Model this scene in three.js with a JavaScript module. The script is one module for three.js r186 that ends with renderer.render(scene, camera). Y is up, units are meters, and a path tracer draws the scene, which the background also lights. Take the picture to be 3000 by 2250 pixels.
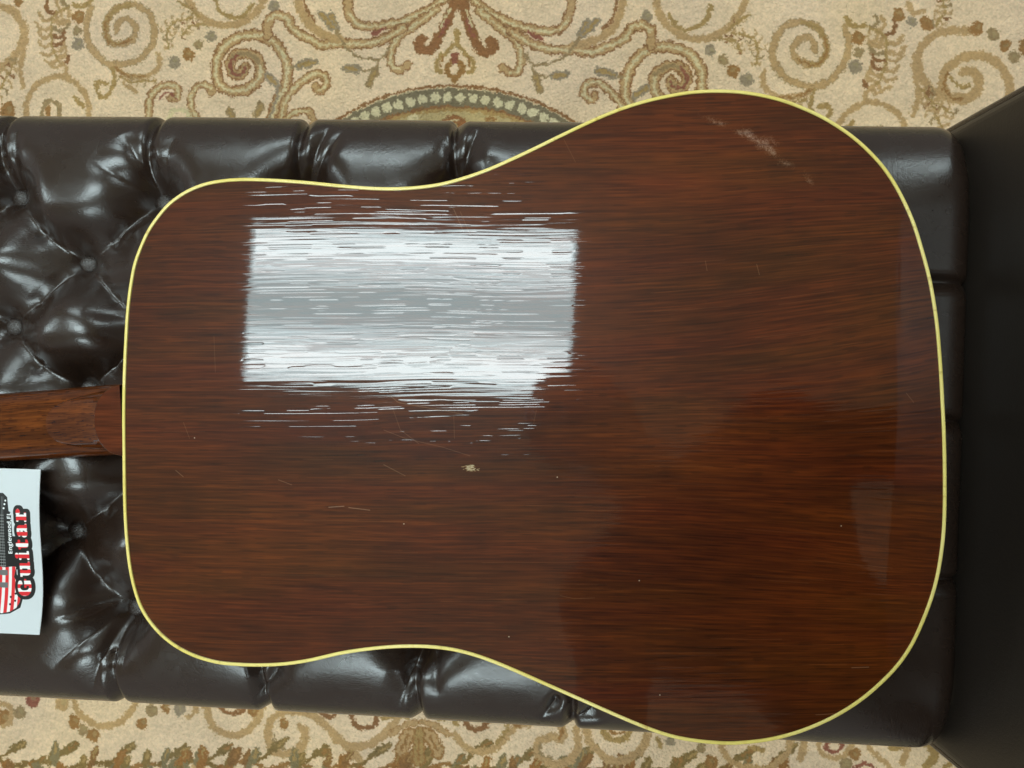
import * as THREE from 'three';
import { mergeGeometries } from 'three/addons/utils/BufferGeometryUtils.js';
import { MarchingCubes } from 'three/addons/objects/MarchingCubes.js';
import { RectAreaLightUniformsLib } from 'three/addons/lights/RectAreaLightUniformsLib.js';

// ---------------------------------------------------------------- camera, light, exposure
RectAreaLightUniformsLib.init();
const scene = new THREE.Scene();
scene.background = new THREE.Color().setRGB(0.28, 0.27, 0.255);
const EYE = 1.049, TILT = THREE.MathUtils.degToRad(3.3), FOCAL = 2284;       // focal length in photograph pixels
const camera = new THREE.PerspectiveCamera(2 * THREE.MathUtils.radToDeg(Math.atan(1125 / FOCAL)), 4 / 3, 0.02, 30);
camera.position.set(0, EYE, 0);
camera.up.set(0, 0, -1);
camera.lookAt(-Math.sin(TILT), EYE - Math.cos(TILT), 0);
const renderer = new THREE.WebGLRenderer({ antialias: true });
renderer.toneMapping = THREE.LinearToneMapping;
renderer.toneMappingExposure = 0.98;
renderer.shadowMap.enabled = true;
const CEILING = 2.44;
const LAMP = { colour: new THREE.Color().setRGB(0.87, 1.0, 1.02), panColour: new THREE.Color().setRGB(0.72, 1.0, 1.05), tube: 8, halo: 4.2, pan: 5.4 };

// ---------------------------------------------------------------- helpers
function rng(seed) { let s = seed >>> 0; return () => { s = (s + 0x6D2B79F5) | 0; let t = Math.imul(s ^ (s >>> 15), 1 | s); t = (t + Math.imul(t ^ (t >>> 7), 61 | t)) ^ t; return ((t ^ (t >>> 14)) >>> 0) / 4294967296; }; }
function hash(x, y, s) { let h = Math.imul(x, 374761393) + Math.imul(y, 668265263) + Math.imul(s, 1442695041); h = Math.imul(h ^ (h >>> 13), 1274126177); return ((h ^ (h >>> 16)) >>> 0) / 4294967296; }
function noise(x, y, s = 0) {
  const ix = Math.floor(x), iy = Math.floor(y), fx = x - ix, fy = y - iy, u = fx * fx * (3 - 2 * fx), v = fy * fy * (3 - 2 * fy);
  const a = hash(ix, iy, s), b = hash(ix + 1, iy, s), c = hash(ix, iy + 1, s), d = hash(ix + 1, iy + 1, s);
  return a + (b - a) * u + (c - a) * v + (a - b - c + d) * u * v;
}
const clamp = (x, a = 0, b = 1) => Math.min(b, Math.max(a, x)), lerp = (a, b, t) => a + (b - a) * t;
const smooth = (a, b, x) => { const t = clamp((x - a) / (b - a)); return t * t * (3 - 2 * t); };
const taken = {};
function numbered(n) { const k = taken[n] = (taken[n] ?? -1) + 1; return k ? n + '_' + String(k).padStart(3, '0') : n; }
function mesh(name, geometry, material, parent = scene) {
  const m = new THREE.Mesh(geometry, material);
  m.name = parent === scene ? numbered(name) : name; m.castShadow = m.receiveShadow = true; parent.add(m); return m;
}
function thing(name, label, category, position, group) {
  const g = new THREE.Group(); g.name = numbered(name); g.position.set(...position); g.userData = { label, category };
  if (group) g.userData.group = group;
  scene.add(g); return g;
}
const structure = (m) => { m.userData.kind = 'structure'; return m; };
// survey of the place: the point of the horizontal plane at height h that stands at (px, py) of the photograph
const FWD = new THREE.Vector3(-Math.sin(TILT), -Math.cos(TILT), 0), RIGHT = new THREE.Vector3(Math.cos(TILT), -Math.sin(TILT), 0);
function at(px, py, h) {
  const d = FWD.clone().multiplyScalar(FOCAL).addScaledVector(RIGHT, px - 1500); d.z += py - 1125;
  return d.multiplyScalar((h - EYE) / d.y).add(new THREE.Vector3(0, EYE, 0));
}
function box(x0, x1, y0, y1, z0, z1) { const g = new THREE.BoxGeometry(x1 - x0, y1 - y0, z1 - z0); g.translate((x0 + x1) / 2, (y0 + y1) / 2, (z0 + z1) / 2); return g; }
function gridGeometry(nu, nv, point, uvAt) {      // (nu+1) x (nv+1) vertices
  const p = new Float32Array((nu + 1) * (nv + 1) * 3), t = new Float32Array((nu + 1) * (nv + 1) * 2), idx = new Uint32Array(nu * nv * 6);
  let k = 0, c = 0;
  for (let j = 0; j <= nv; j++) for (let i = 0; i <= nu; i++, k++) { const q = point(i, j); p.set(q, k * 3); t.set(uvAt ? uvAt(i, j, q) : [q[0], -q[2]], k * 2); }
  for (let j = 0; j < nv; j++) for (let i = 0; i < nu; i++) { const a = j * (nu + 1) + i, b = a + 1, d = a + nu + 1, e = d + 1; idx.set([a, d, b, b, d, e], c); c += 6; }
  const g = new THREE.BufferGeometry();
  g.setAttribute('position', new THREE.BufferAttribute(p, 3)); g.setAttribute('uv', new THREE.BufferAttribute(t, 2)); g.setIndex(new THREE.BufferAttribute(idx, 1));
  g.computeVertexNormals(); return g;
}
function dataTexture(w, h, fill, srgb) {          // row 0 is v = 0
  const d = new Uint8Array(w * h * 4), o = [0, 0, 0];
  for (let y = 0, k = 0; y < h; y++) for (let x = 0; x < w; x++, k += 4) { fill(x, y, o); d[k] = clamp(o[0], 0, 255); d[k + 1] = clamp(o[1], 0, 255); d[k + 2] = clamp(o[2], 0, 255); d[k + 3] = 255; }
  const t = new THREE.DataTexture(d, w, h); t.magFilter = THREE.LinearFilter; t.minFilter = THREE.LinearFilter; t.wrapS = t.wrapT = THREE.RepeatWrapping;
  if (srgb) t.colorSpace = THREE.SRGBColorSpace;
  t.needsUpdate = true; return t;
}
const rgb = (r, g, b) => new THREE.Color().setRGB(r, g, b);

// ---------------------------------------------------------------- rug on the floor
// canvas of the rug: RW x RH metres, centred a little left of the camera
const RUG = { w: 2.4, h: 1.8, cx: -0.1, cz: 0, tw: 2048, th: 1536 };
{
  const cv = document.createElement('canvas'); cv.width = RUG.tw; cv.height = RUG.th;
  const g = cv.getContext('2d'), S = RUG.tw / RUG.w;
  g.fillStyle = '#f3d1aa'; g.fillRect(0, 0, cv.width, cv.height);
  g.lineCap = 'round'; g.lineJoin = 'round';
  const toCanvas = (p) => [(p.x - RUG.cx + RUG.w / 2) * S, (p.z - RUG.cz + RUG.h / 2) * S];
  const UNIT = S * 0.54e-3 / 2.212;                 // one unit of the drawing on the canvas
  const sheet = (ox, oy) => ([x, y]) => toCanvas(at(ox + x / 2.212, oy + y / 2.212, 0.012));
  const A = sheet(0, 0), B = sheet(1000, 0), C = sheet(2000, 0), D = sheet(0, 1500), E2 = sheet(1000, 1500), F = sheet(2000, 1500);
  const INK = { tan: '#c8a06e', brown: '#986a42', dark: '#86765a', olive: '#a88a60', grey: '#a58f72', red: '#9c5f48', rust: '#a67846', cream: '#e2cb9c', gold: '#b5915a' };
  function line(s, pts, w, colour) {
    const q = pts.map(s), v = q.map(([x, y]) => new THREE.Vector2(x, y));
    const c = v.length > 2 ? new THREE.SplineCurve(v).getPoints(v.length * 10) : v;
    g.strokeStyle = INK[colour] ?? colour; g.lineWidth = w * UNIT; g.beginPath();
    c.forEach((p, i) => (i ? g.lineTo(p.x, p.y) : g.moveTo(p.x, p.y))); g.stroke();
  }
  function band(s, pts, w, edge = 'brown', core = 'tan', heart = 'cream') {
    line(s, pts, w, edge); line(s, pts, w * 0.72, core);
    if (heart) line(s, pts.slice(0, -1), w * 0.24, heart);
  }
  function dot(s, p, r, colour) { const [x, y] = s(p); g.fillStyle = INK[colour]; g.beginPath(); g.ellipse(x, y, r * UNIT * 1.05, r * UNIT * 1.15, 0, 0, 7); g.fill(); g.fillStyle = '#b8a070'; g.globalAlpha = 0.45; g.beginPath(); g.arc(x + r * UNIT * 0.2, y - r * UNIT * 0.2, r * UNIT * 0.4, 0, 7); g.fill(); g.globalAlpha = 1; }
  function bud(s, a, b, colour = 'grey') { line(s, [a, b], 16, 'olive'); const m = [lerp(a[0], b[0], 0.35), lerp(a[1], b[1], 0.35)]; line(s, [m, b], 46, colour); line(s, [m, b], 18, 'gold'); }
  function leaf(s, pts, w, n, seed) {                 // feathered acanthus leaf
    const r = rng(seed), c = new THREE.CatmullRomCurve3(pts.map(([x, y]) => new THREE.Vector3(x, y, 0)));
    for (let k = 0; k <= n; k++) {
      const t = k / n, p = c.getPoint(t), d = c.getTangent(t), l = w * (0.55 + 0.45 * Math.sin(Math.PI * (0.15 + 0.8 * t))) * (0.8 + 0.4 * r());
      for (const sd of [-1, 1]) line(s, [[p.x, p.y], [p.x - d.y * l * sd * 0.6 + d.x * l * 0.2, p.y + d.x * l * sd * 0.6 + d.y * l * 0.2], [p.x - d.y * l * sd - d.x * l * 0.25, p.y + d.x * l * sd - d.y * l * 0.25]], w * 0.22, r() < 0.15 ? 'brown' : r() < 0.2 ? 'olive' : 'tan');
    }
    line(s, pts, 14, 'gold');
  }
  const spiral = [[592, 50], [560, 150], [570, 260], [620, 350], [700, 412], [800, 415], [900, 385], [970, 310], [1000, 220], [985, 120], [925, 52], [840, 32], [760, 55], [700, 120], [685, 200], [705, 265], [770, 288], [850, 262], [880, 200], [855, 142], [800, 122], [762, 155], [755, 200]];
  const scroll = [[1752, 800], [1800, 650], [1852, 560], [1862, 440], [1820, 330], [1740, 250], [1620, 228], [1500, 262], [1420, 350], [1398, 460], [1430, 550], [1510, 590], [1610, 572], [1682, 500], [1680, 405], [1620, 352], [1540, 352], [1492, 410], [1510, 470], [1560, 482], [1588, 440]];
  function corner(s, flip) {                          // the ornament left of the axis; flip mirrors it about the rug's axis
    const z = flip ? (p) => mirror(s, p) : s;
    line(z, spiral, 40, 'olive'); line(z, spiral, 33, 'tan'); line(z, spiral.slice(11, 17), 26, 'gold'); line(z, spiral.slice(13, 18), 12, 'rust');
    line(z, [[735, 425], [800, 480], [900, 500], [990, 470], [1035, 420], [1030, 350]], 30, 'tan'); line(z, [[750, 440], [830, 492], [930, 500]], 12, 'rust');
    line(z, [[728, 440], [742, 520], [718, 590], [660, 630], [622, 575], [642, 535], [690, 545]], 24, 'gold');
    leaf(z, [[770, 500], [860, 528], [1005, 522]], 30, 5, 3); line(z, [[800, 540], [880, 592]], 24, 'tan');
    leaf(z, [[445, 45], [355, 95], [335, 200], [345, 320], [395, 410]], 96, 9, 5); line(z, [[395, 400], [425, 440], [430, 500]], 24, 'tan');
    line(z, [[-120, 30], [0, 40], [90, 80], [155, 180], [140, 280], [80, 380], [0, 430], [-120, 440]], 46, 'tan');
    line(z, [[175, 250], [150, 350], [132, 450], [150, 560]], 30, 'tan'); leaf(z, [[-20, 620], [40, 500], [100, 400]], 60, 5, 8);
    line(z, [[168, 780], [178, 650], [240, 550], [340, 502], [430, 502], [520, 570], [570, 660], [575, 790]], 32, 'tan');
    line(z, [[268, 790], [282, 690], [330, 652], [382, 690], [380, 790]], 28, 'olive'); line(z, [[310, 790], [312, 700]], 26, 'rust'); line(z, [[480, 625], [540, 690]], 22, 'gold');
    dot(z, [50, 718], 46, 'rust'); dot(z, [118, 10], 26, 'rust');
    for (const [x, y, r, c] of [[510, 110, 32, 'rust'], [497, 197, 26, 'olive'], [507, 285, 32, 'grey'], [1365, 235, 28, 'grey'], [1287, 290, 26, 'olive'], [1220, 355, 32, 'rust'], [1130, 402, 33, 'grey'], [1775, 40, 30, 'grey']]) dot(z, [x, y], r, c);
    line(z, [[480, 30], [540, 40], [590, 0]], 26, 'gold');
    leaf(z, [[1250, 120], [1130, 140], [1085, 205], [1090, 305]], 46, 6, 12); leaf(z, [[1345, 152], [1230, 172], [1180, 235]], 34, 4, 13);
    line(z, [[1190, -80], [1220, 0], [1270, 80], [1350, 140], [1450, 166], [1560, 150], [1650, 90], [1710, 0], [1730, -80]], 40, 'tan'); line(z, [[1395, -40], [1420, 60], [1500, 110], [1580, 100], [1640, 30]], 26, 'gold');
    leaf(z, [[1160, 0], [1230, 60], [1290, 110]], 30, 4, 14);
    band(z, scroll, 64); line(z, scroll.slice(14), 26, 'olive'); line(z, scroll.slice(16), 16, 'red');
    band(z, [[1815, 800], [1850, 650], [1930, 550], [2030, 482], [2100, 492], [2112, 560], [2062, 590], [2042, 555]], 50);
    band(z, [[1845, 780], [1900, 732], [2000, 722], [2030, 790]], 42);
    bud(z, [1880, 440], [2040, 402]); bud(z, [1815, 570], [1735, 490]); line(z, [[1800, 560], [1790, 650], [1740, 780]], 14, 'grey');
    band(z, [[958, 800], [970, 660], [1010, 582], [1080, 547], [1150, 570], [1150, 630], [1110, 640]], 48); line(z, [[1030, 640], [1090, 600], [1140, 640]], 10, 'red');
    band(z, [[1300, 800], [1240, 690], [1250, 600], [1300, 552], [1370, 570], [1370, 602]], 44);
    line(z, [[1090, 790], [1120, 720], [1210, 720], [1230, 790]], 28, 'cream'); bud(z, [1510, 800], [1490, 720], 'olive'); bud(z, [1650, 770], [1690, 680], 'olive');
  }
  const axisA = at(1340, 60, 0.012), axisB = at(1228, 2180, 0.012), axis = axisB.clone().sub(axisA).normalize();
  function mirror(s, p) {
    const [cx, cy] = s(p), x = cx / S + RUG.cx - RUG.w / 2 - axisA.x, z = cy / S + RUG.cz - RUG.h / 2 - axisA.z, al = x * axis.x + z * axis.z;
    return toCanvas({ x: axisA.x + 2 * al * axis.x - x, z: axisA.z + 2 * al * axis.z - z });
  }
  // the field beyond what the photograph shows goes on with the same scrolls
  const shift = (dx, dz) => ([x, y]) => { const [a, b] = A([x, y]); return [a + dx * S, b + dz * S]; };
  for (const z of [-0.38, -0.76]) { corner(shift(0, z)); corner(shift(0, z), true); corner(shift(-0.62, z)); corner(shift(-0.62, z), true); }
  corner(shift(-0.62, 0)); corner(shift(-0.62, 0), true); corner(shift(-0.46, 0.5)); corner(shift(-0.46, 0.5), true); corner(shift(-0.1, 1.06)); corner(shift(-0.1, 1.06), true);
  g.fillStyle = '#f3d1aa'; { const [x0, y0] = A([-260, -10]), [x1, y1] = F([2400, 1700]); g.fillRect(x0, y0, x1 - x0, y1 - y0); }
  corner(A); corner(A, true);
  // centre of the upper field
  for (const f of [false, true]) {
    const z = f ? (p) => mirror(B, p) : B;
    band(z, [[700, -40], [600, 40], [500, 95], [380, 140], [200, 172], [100, 150], [50, 80], [38, -40]], 54);
    band(z, [[620, 60], [470, 170], [370, 240], [322, 340], [330, 430], [380, 452], [430, 420]], 52);
    band(z, [[400, 182], [280, 250], [150, 285], [0, 280], [-120, 290], [-212, 250], [-312, 190], [-352, 120], [-422, 100], [-472, 140], [-482, 230]], 58); line(z, [[280, 185], [200, 225]], 20, 'red');
    line(z, [[-280, -40], [-262, 80], [-202, 160], [-122, 220], [0, 255]], 46, 'tan'); line(z, [[-240, -40], [-225, 70], [-170, 140]], 16, 'brown');
    line(z, [[300, 320], [240, 385], [120, 370], [40, 320], [-10, 250], [-60, 150]], 15, 'olive'); line(z, [[240, 385], [230, 440], [140, 460]], 13, 'olive');
    bud(z, [140, 458], [30, 440]); bud(z, [235, 420], [180, 545], 'olive'); bud(z, [-20, 220], [-70, 100]); bud(z, [-20, 220], [-130, 90]);
    band(z, [[742, -20], [700, 100], [650, 210], [590, 310], [530, 325], [495, 285], [525, 255]], 56, 'brown', '#9c6a42', null); line(z, [[690, 130], [640, 230]], 20, 'red'); line(z, [[700, 60], [655, 170]], 10, 'cream');
    line(z, [[745, 200], [735, 285], [680, 340], [628, 385], [618, 450], [650, 462]], 24, 'gold'); line(z, [[660, 365], [640, 430]], 12, 'rust');
    line(z, [[740, 370], [690, 430], [700, 480], [740, 520]], 30, 'rust'); line(z, [[735, 395], [745, 360]], 34, 'red');
  }
  line(C, [[2120, 640], [2112, 520], [2050, 420], [1940, 362], [1820, 372], [1720, 440], [1682, 540], [1720, 620], [1800, 650], [1890, 612], [1922, 540], [1890, 472], [1820, 462]], 50, 'tan'); line(C, [[1722, 470], [1690, 560], [1740, 625], [1810, 640]], 16, 'rust'); line(C, [[1740, 500], [1800, 560], [1860, 550]], 20, 'gold');
  for (const [x, y, r, c] of [[1905, 185, 34, 'rust'], [2015, 225, 32, 'olive'], [2090, 300, 28, 'rust'], [2150, 370, 28, 'olive'], [1400, 95, 32, 'rust'], [1483, 140, 26, 'grey'], [1570, 140, 28, 'rust'], [2230, 300, 40, 'rust']]) dot(C, [x, y], r, c);
  leaf(C, [[1690, 0], [1690, 90], [1640, 160]], 50, 5, 31); leaf(C, [[1540, 580], [1620, 660], [1760, 740]], 56, 6, 32); line(C, [[1460, 20], [1490, 80], [1560, 70]], 28, 'tan');
  { // oval medallion
    const cx = 745, cy = 1352, a = 1100, b = 800, turn = 0.03, P = (t, k) => { const x = (a - k) * Math.sin(t), y = -(b - k) * Math.cos(t); return [cx + x * Math.cos(turn) - y * Math.sin(turn), cy + x * Math.sin(turn) + y * Math.cos(turn)]; };
    const ring = (k) => { const r = []; for (let i = 0; i <= 120; i++) r.push(P(i / 120 * Math.PI * 2, k)); return r; };
    g.fillStyle = '#c6ab78'; g.beginPath(); ring(20).forEach((p, i) => { const [x, y] = B(p); i ? g.lineTo(x, y) : g.moveTo(x, y); }); g.fill();
    line(B, ring(6), 14, 'brown'); line(B, ring(32), 22, 'cream'); line(B, ring(80), 96, 'dark'); line(B, ring(142), 14, 'brown'); line(B, ring(160), 20, 'gold');
    for (let k = -16; k <= 16; k++) { const p = P(k * 0.0805 + 0.005, 80), [x, y] = B(p); g.fillStyle = '#e0cda2'; g.beginPath(); g.arc(x, y, 27 * UNIT, 0, 7); g.fill(); }
    band(B, [[640, 850], [690, 785], [760, 780], [800, 850]], 50, 'brown', '#a06a40', 'cream'); dot(B, [970, 800], 34, 'rust'); dot(B, [470, 775], 30, 'cream');
  }
  // lower field and leafy border
  line(D, [[470, 1180], [480, 1230], [520, 1310], [620, 1380], [720, 1385], [820, 1330], [875, 1240], [880, 1180]], 36, 'tan');
  for (const [x, y, r, c] of [[985, 1285, 34, 'olive'], [1070, 1270, 26, 'rust'], [1165, 1280, 33, 'grey'], [480, 1360, 34, 'rust'], [540, 1412, 30, 'olive'], [605, 1450, 34, 'rust'], [920, 1370, 30, 'rust'], [30, 1340, 44, 'rust'], [130, 1300, 34, 'olive'], [210, 1212, 40, 'red'], [400, 1240, 40, 'tan']]) dot(D, [x, y], r, c);
  line(D, [[-60, 1240], [60, 1260], [70, 1350], [20, 1390]], 30, 'tan'); line(D, [[1240, 1220], [1270, 1290], [1220, 1330]], 26, 'tan');
  line(D, [[1320, 1180], [1335, 1260], [1370, 1370], [1450, 1438], [1560, 1440], [1650, 1370], [1690, 1280], [1690, 1180]], 42, 'tan'); line(D, [[1405, 1240], [1450, 1290], [1540, 1300], [1600, 1250]], 26, 'brown');
  line(D, [[2330, 1600], [2212, 1490], [2120, 1395], [2020, 1312], [1900, 1290], [1800, 1312], [1742, 1390], [1742, 1490], [1800, 1558], [1900, 1558], [1970, 1490], [1972, 1415], [1945, 1390]], 46, 'tan'); line(D, [[1775, 1440], [1790, 1510], [1850, 1530]], 14, 'olive');
  line(D, [[2070, 1280], [2140, 1330], [2200, 1280]], 26, 'brown'); dot(D, [1840, 1370], 26, 'rust'); dot(D, [1640, 1290], 26, 'rust');
  { const r = rng(77), lens = (p, a, l, w, q) => { const e = [p[0] + Math.cos(a) * l, p[1] + Math.sin(a) * l], m = [lerp(p[0], e[0], 0.5), lerp(p[1], e[1], 0.5)]; line(D, [p, m], w * 0.6, q); line(D, [m, e], w * 0.62, q); line(D, [[lerp(p[0], e[0], 0.25), lerp(p[1], e[1], 0.25)], [lerp(p[0], e[0], 0.78), lerp(p[1], e[1], 0.78)]], w, q); line(D, [m, e], w * 0.3, r() < 0.5 ? 'gold' : 'rust'); };
    for (let k = -3; k < 16; k++) {                    // leafy garland: a wavy stem with twigs and unequal leaves
      const x = k * 330 - 40 + 60 * r(), y = 1600 + 4.6 * k + 26 * r(), s2 = 0.85 + 0.35 * r();
      line(D, [[x - 170, y + 36], [x - 70, y - 6], [x + 40, y + 8], [x + 110, y + 46], [x + 200, y + 20]], 24, r() < 0.6 ? '#8f7040' : 'rust');
      const tip = [x + 190 * s2, y - 120 * s2 - 20 * r()];
      line(D, [[x, y], [x + 80 * s2, y - 36], tip], 20, '#8f7040'); lens([lerp(x, tip[0], 0.55), lerp(y, tip[1], 0.5)], -0.65 + 0.3 * r(), 120 * s2, 46, '#8f7446');
      for (let n = 0; n < 7; n++) { const px = x - 160 + 330 * r(), up = r() < 0.55; lens([px, y + 10 + 20 * r()], (up ? -1.15 : 1.1) + (r() - 0.5) * 0.8, 70 + 60 * r(), 34 + 20 * r(), ['#937645', '#946a3e', '#8f7d58', '#a3703c'][Math.floor(r() * 4)]); }
    } }
  line(E2, [[60, 1250], [62, 1320], [95, 1382], [150, 1400], [208, 1380], [232, 1320], [230, 1250]], 30, 'brown'); line(E2, [[-40, 1475], [60, 1520], [200, 1500], [290, 1430], [360, 1345]], 42, 'tan');
  line(E2, [[270, 1340], [340, 1320], [430, 1330]], 28, 'gold'); line(E2, [[640, 1340], [700, 1320], [745, 1370]], 28, 'gold');
  for (const sd of [-1, 1]) { band(E2, [[505 + sd * 20, 1360], [505 + sd * 90, 1380], [505 + sd * 185, 1440]], 36, 'rust', 'tan', null); band(E2, [[505 + sd * 50, 1440], [505 + sd * 90, 1480], [505 + sd * 120, 1550]], 78, 'rust', 'tan', null); line(E2, [[505 + sd * 70, 1450], [505 + sd * 118, 1545]], 14, 'rust'); }
  band(E2, [[500, 1430], [503, 1520], [500, 1610]], 74, 'rust', 'gold', null); line(E2, [[500, 1470], [500, 1600]], 14, 'rust');
  line(E2, [[770, 1270], [790, 1330], [825, 1390], [880, 1410], [940, 1380], [962, 1310], [960, 1250]], 32, 'brown');
  line(E2, [[735, 1440], [800, 1520], [900, 1552], [1000, 1530], [1080, 1440], [1140, 1390], [1230, 1370]], 40, 'tan'); line(E2, [[1010, 1490], [1070, 1420], [1080, 1340]], 22, 'gold'); dot(E2, [1140, 1370], 26, 'rust');
  line(E2, [[1420, 1380], [1440, 1420], [1420, 1470], [1360, 1460], [1295, 1475], [1268, 1540], [1310, 1605], [1400, 1635], [1490, 1602], [1532, 1520], [1520, 1410]], 46, 'tan'); line(E2, [[1290, 1500], [1300, 1570], [1370, 1600]], 14, 'olive'); line(E2, [[1440, 1400], [1415, 1470]], 16, 'rust');
  line(E2, [[1570, 1340], [1580, 1390], [1620, 1500], [1720, 1595], [1830, 1610], [1930, 1550], [1985, 1450]], 44, 'tan'); line(E2, [[1670, 1340], [1690, 1400], [1745, 1470], [1830, 1472], [1885, 1400]], 34, 'gold'); line(E2, [[1720, 1390], [1760, 1430], [1830, 1430]], 16, 'rust'); line(E2, [[2050, 1470], [2070, 1520]], 26, 'gold'); dot(E2, [2130, 1485], 26, 'grey');
  line(F, [[235, 1480], [290, 1590], [400, 1650], [550, 1650], [660, 1580], [705, 1470]], 32, 'tan'); line(F, [[430, 1530], [520, 1540]], 26, 'gold'); dot(F, [185, 1620], 34, 'rust'); dot(F, [120, 1530], 22, 'olive');
  line(F, [[780, 1450], [785, 1530], [760, 1600]], 42, 'tan'); line(F, [[905, 1430], [885, 1530], [940, 1590], [1050, 1582], [1095, 1490], [1060, 1440]], 26, 'tan'); line(F, [[960, 1465], [935, 1510], [945, 1548], [1000, 1555], [1035, 1515], [1015, 1480]], 22, 'red');
  line(F, [[1180, 1470], [1240, 1560], [1330, 1640], [1380, 1720]], 30, 'tan'); line(F, [[1330, 1480], [1370, 1530], [1445, 1508]], 32, 'gold'); line(F, [[1455, 1520], [1425, 1625]], 36, 'tan'); line(F, [[1585, 1500], [1632, 1570], [1580, 1650]], 42, 'gold'); dot(F, [1120, 1570], 30, 'rust'); dot(F, [1060, 1640], 34, 'olive'); line(F, [[1120, 1660], [1180, 1630], [1240, 1660]], 20, 'red');
  line(F, [[1690, 1660], [1780, 1610], [1850, 1590]], 24, 'gold'); dot(F, [1885, 1625], 46, 'red');
  // knots: the drawing is woven in small steps, each tuft with its own tone
  const src = g.getImageData(0, 0, RUG.tw, RUG.th).data, w = RUG.tw, h = RUG.th;
  const tex = dataTexture(w, h, (x, yy, o) => {
    const y = h - 1 - yy, kx = x >> 1, ky = y >> 1, j = 2.2;
    const sx = clamp(Math.round(x + (hash(kx, ky, 3) - 0.5) * j + (noise(x / 4, y / 4, 4) - 0.5) * 3), 0, w - 1), sy = clamp(Math.round(y + (hash(kx, ky, 5) - 0.5) * j + (noise(x / 4, y / 4, 6) - 0.5) * 3), 0, h - 1), q = (sy * w + sx) * 4;
    const m = 0.915 + 0.1 * noise(x / 1.6, y / 1.6, 7) + 0.07 * (noise(x / 34, y / 22, 8) - 0.5) + 0.06 * (noise(x / 6, y / 3, 10) - 0.5), tint = (noise(x / 60, y / 60, 9) - 0.5) * 9;
    o[0] = src[q] * m + tint; o[1] = src[q + 1] * m + tint * 0.7; o[2] = src[q + 2] * m - tint * 0.2;
  }, true);
  const pile = dataTexture(512, 512, (x, y, o) => { o[0] = o[1] = o[2] = 255 * (0.5 * hash(x, y, 21) + 0.5 * hash(x >> 1, y >> 1, 22)); });
  pile.repeat.set(4, 3);
  const rug = structure(mesh('carpet', box(-RUG.w / 2, RUG.w / 2, 0, 0.012, -RUG.h / 2, RUG.h / 2), new THREE.MeshStandardMaterial({ map: tex, bumpMap: pile, bumpScale: 0.0025, roughness: 1 })));
  rug.position.set(RUG.cx, 0, RUG.cz);
  const uv = rug.geometry.attributes.uv, ps = rug.geometry.attributes.position;
  for (let i = 0; i < uv.count; i++) uv.setXY(i, ps.getX(i) / RUG.w + 0.5, 0.5 - ps.getZ(i) / RUG.h);
  structure(mesh('floor', box(-3.6, 3.6, -0.1, -0.002, -3, 3), new THREE.MeshStandardMaterial({ color: rgb(0.45, 0.37, 0.24), roughness: 0.95 })));
}

// ---------------------------------------------------------------- ceiling and its light panels
structure(mesh('ceiling', box(-3.6, 3.6, CEILING, CEILING + 0.08, -3, 3), new THREE.MeshStandardMaterial({ color: rgb(0.74, 0.74, 0.73), roughness: 0.9 })));
function troffer(x, z, turn, label) {
  const t = thing('ceiling_light', label, 'ceiling light', [x, CEILING, z], 'light panels set out in the ceiling'); t.rotation.y = turn;
  const white = new THREE.MeshStandardMaterial({ color: rgb(0.8, 0.8, 0.8), roughness: 0.5 });
  const L = 0.615, W = 0.31, b = 0.022;
  mesh('frame', mergeGeometries([box(-L, L, -0.02, 0, -W, -W + b), box(-L, L, -0.02, 0, W - b, W), box(-L, -L + b, -0.02, 0, -W + b, W - b), box(L - b, L, -0.02, 0, -W + b, W - b)]), white, t);
  const glow = (k) => new THREE.MeshStandardMaterial({ color: rgb(0.5, 0.5, 0.5), emissive: LAMP.colour, emissiveIntensity: k, roughness: 0.6 });
  mesh('lamp_diffuser', box(-L + b, L - b, -0.012, -0.004, -W + b, W - b), glow(0.6), t);
  const light = (w, h, zz, y, k, c = LAMP.colour) => { const a = new THREE.RectAreaLight(c, k, w, h); a.name = 'ceiling_lamp'; a.rotation.x = -Math.PI / 2; a.position.set(0, y, zz); t.add(a); };
  light(2 * (L - b), 2 * (W - b), 0, -0.0135, LAMP.pan, LAMP.panColour);
  for (const s of [-1, 1]) {
    mesh('lamp_tube', box(-L + b + 0.02, L - b - 0.02, -0.0145, -0.0138, s * 0.19 - 0.055, s * 0.19 + 0.055), glow(1), t);
    light(1.165, 0.21, s * 0.178, -0.015, LAMP.halo); light(1.16, 0.14, s * 0.19, -0.016, LAMP.halo); light(1.15, 0.07, s * 0.2, -0.017, LAMP.tube);
  }
}
troffer(-0.525, -0.285, -0.05, 'long white ceiling light panel mirrored in the lacquer of the guitar back');
troffer(-0.4, 1.75, -0.05, 'white ceiling light panel on the side of the leafy carpet border');
troffer(-0.65, -2.3, -0.05, 'white ceiling light panel on the side of the oval carpet medallion');
troffer(-2.95, -0.4, -0.05, 'white ceiling light panel above the neck end of the guitar');
troffer(2.2, 1.9, -0.05, 'white ceiling light panel diagonally past the headrest, leafy border side');
troffer(2.0, -2.2, -0.05, 'white ceiling light panel diagonally past the headrest, medallion side');

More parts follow.
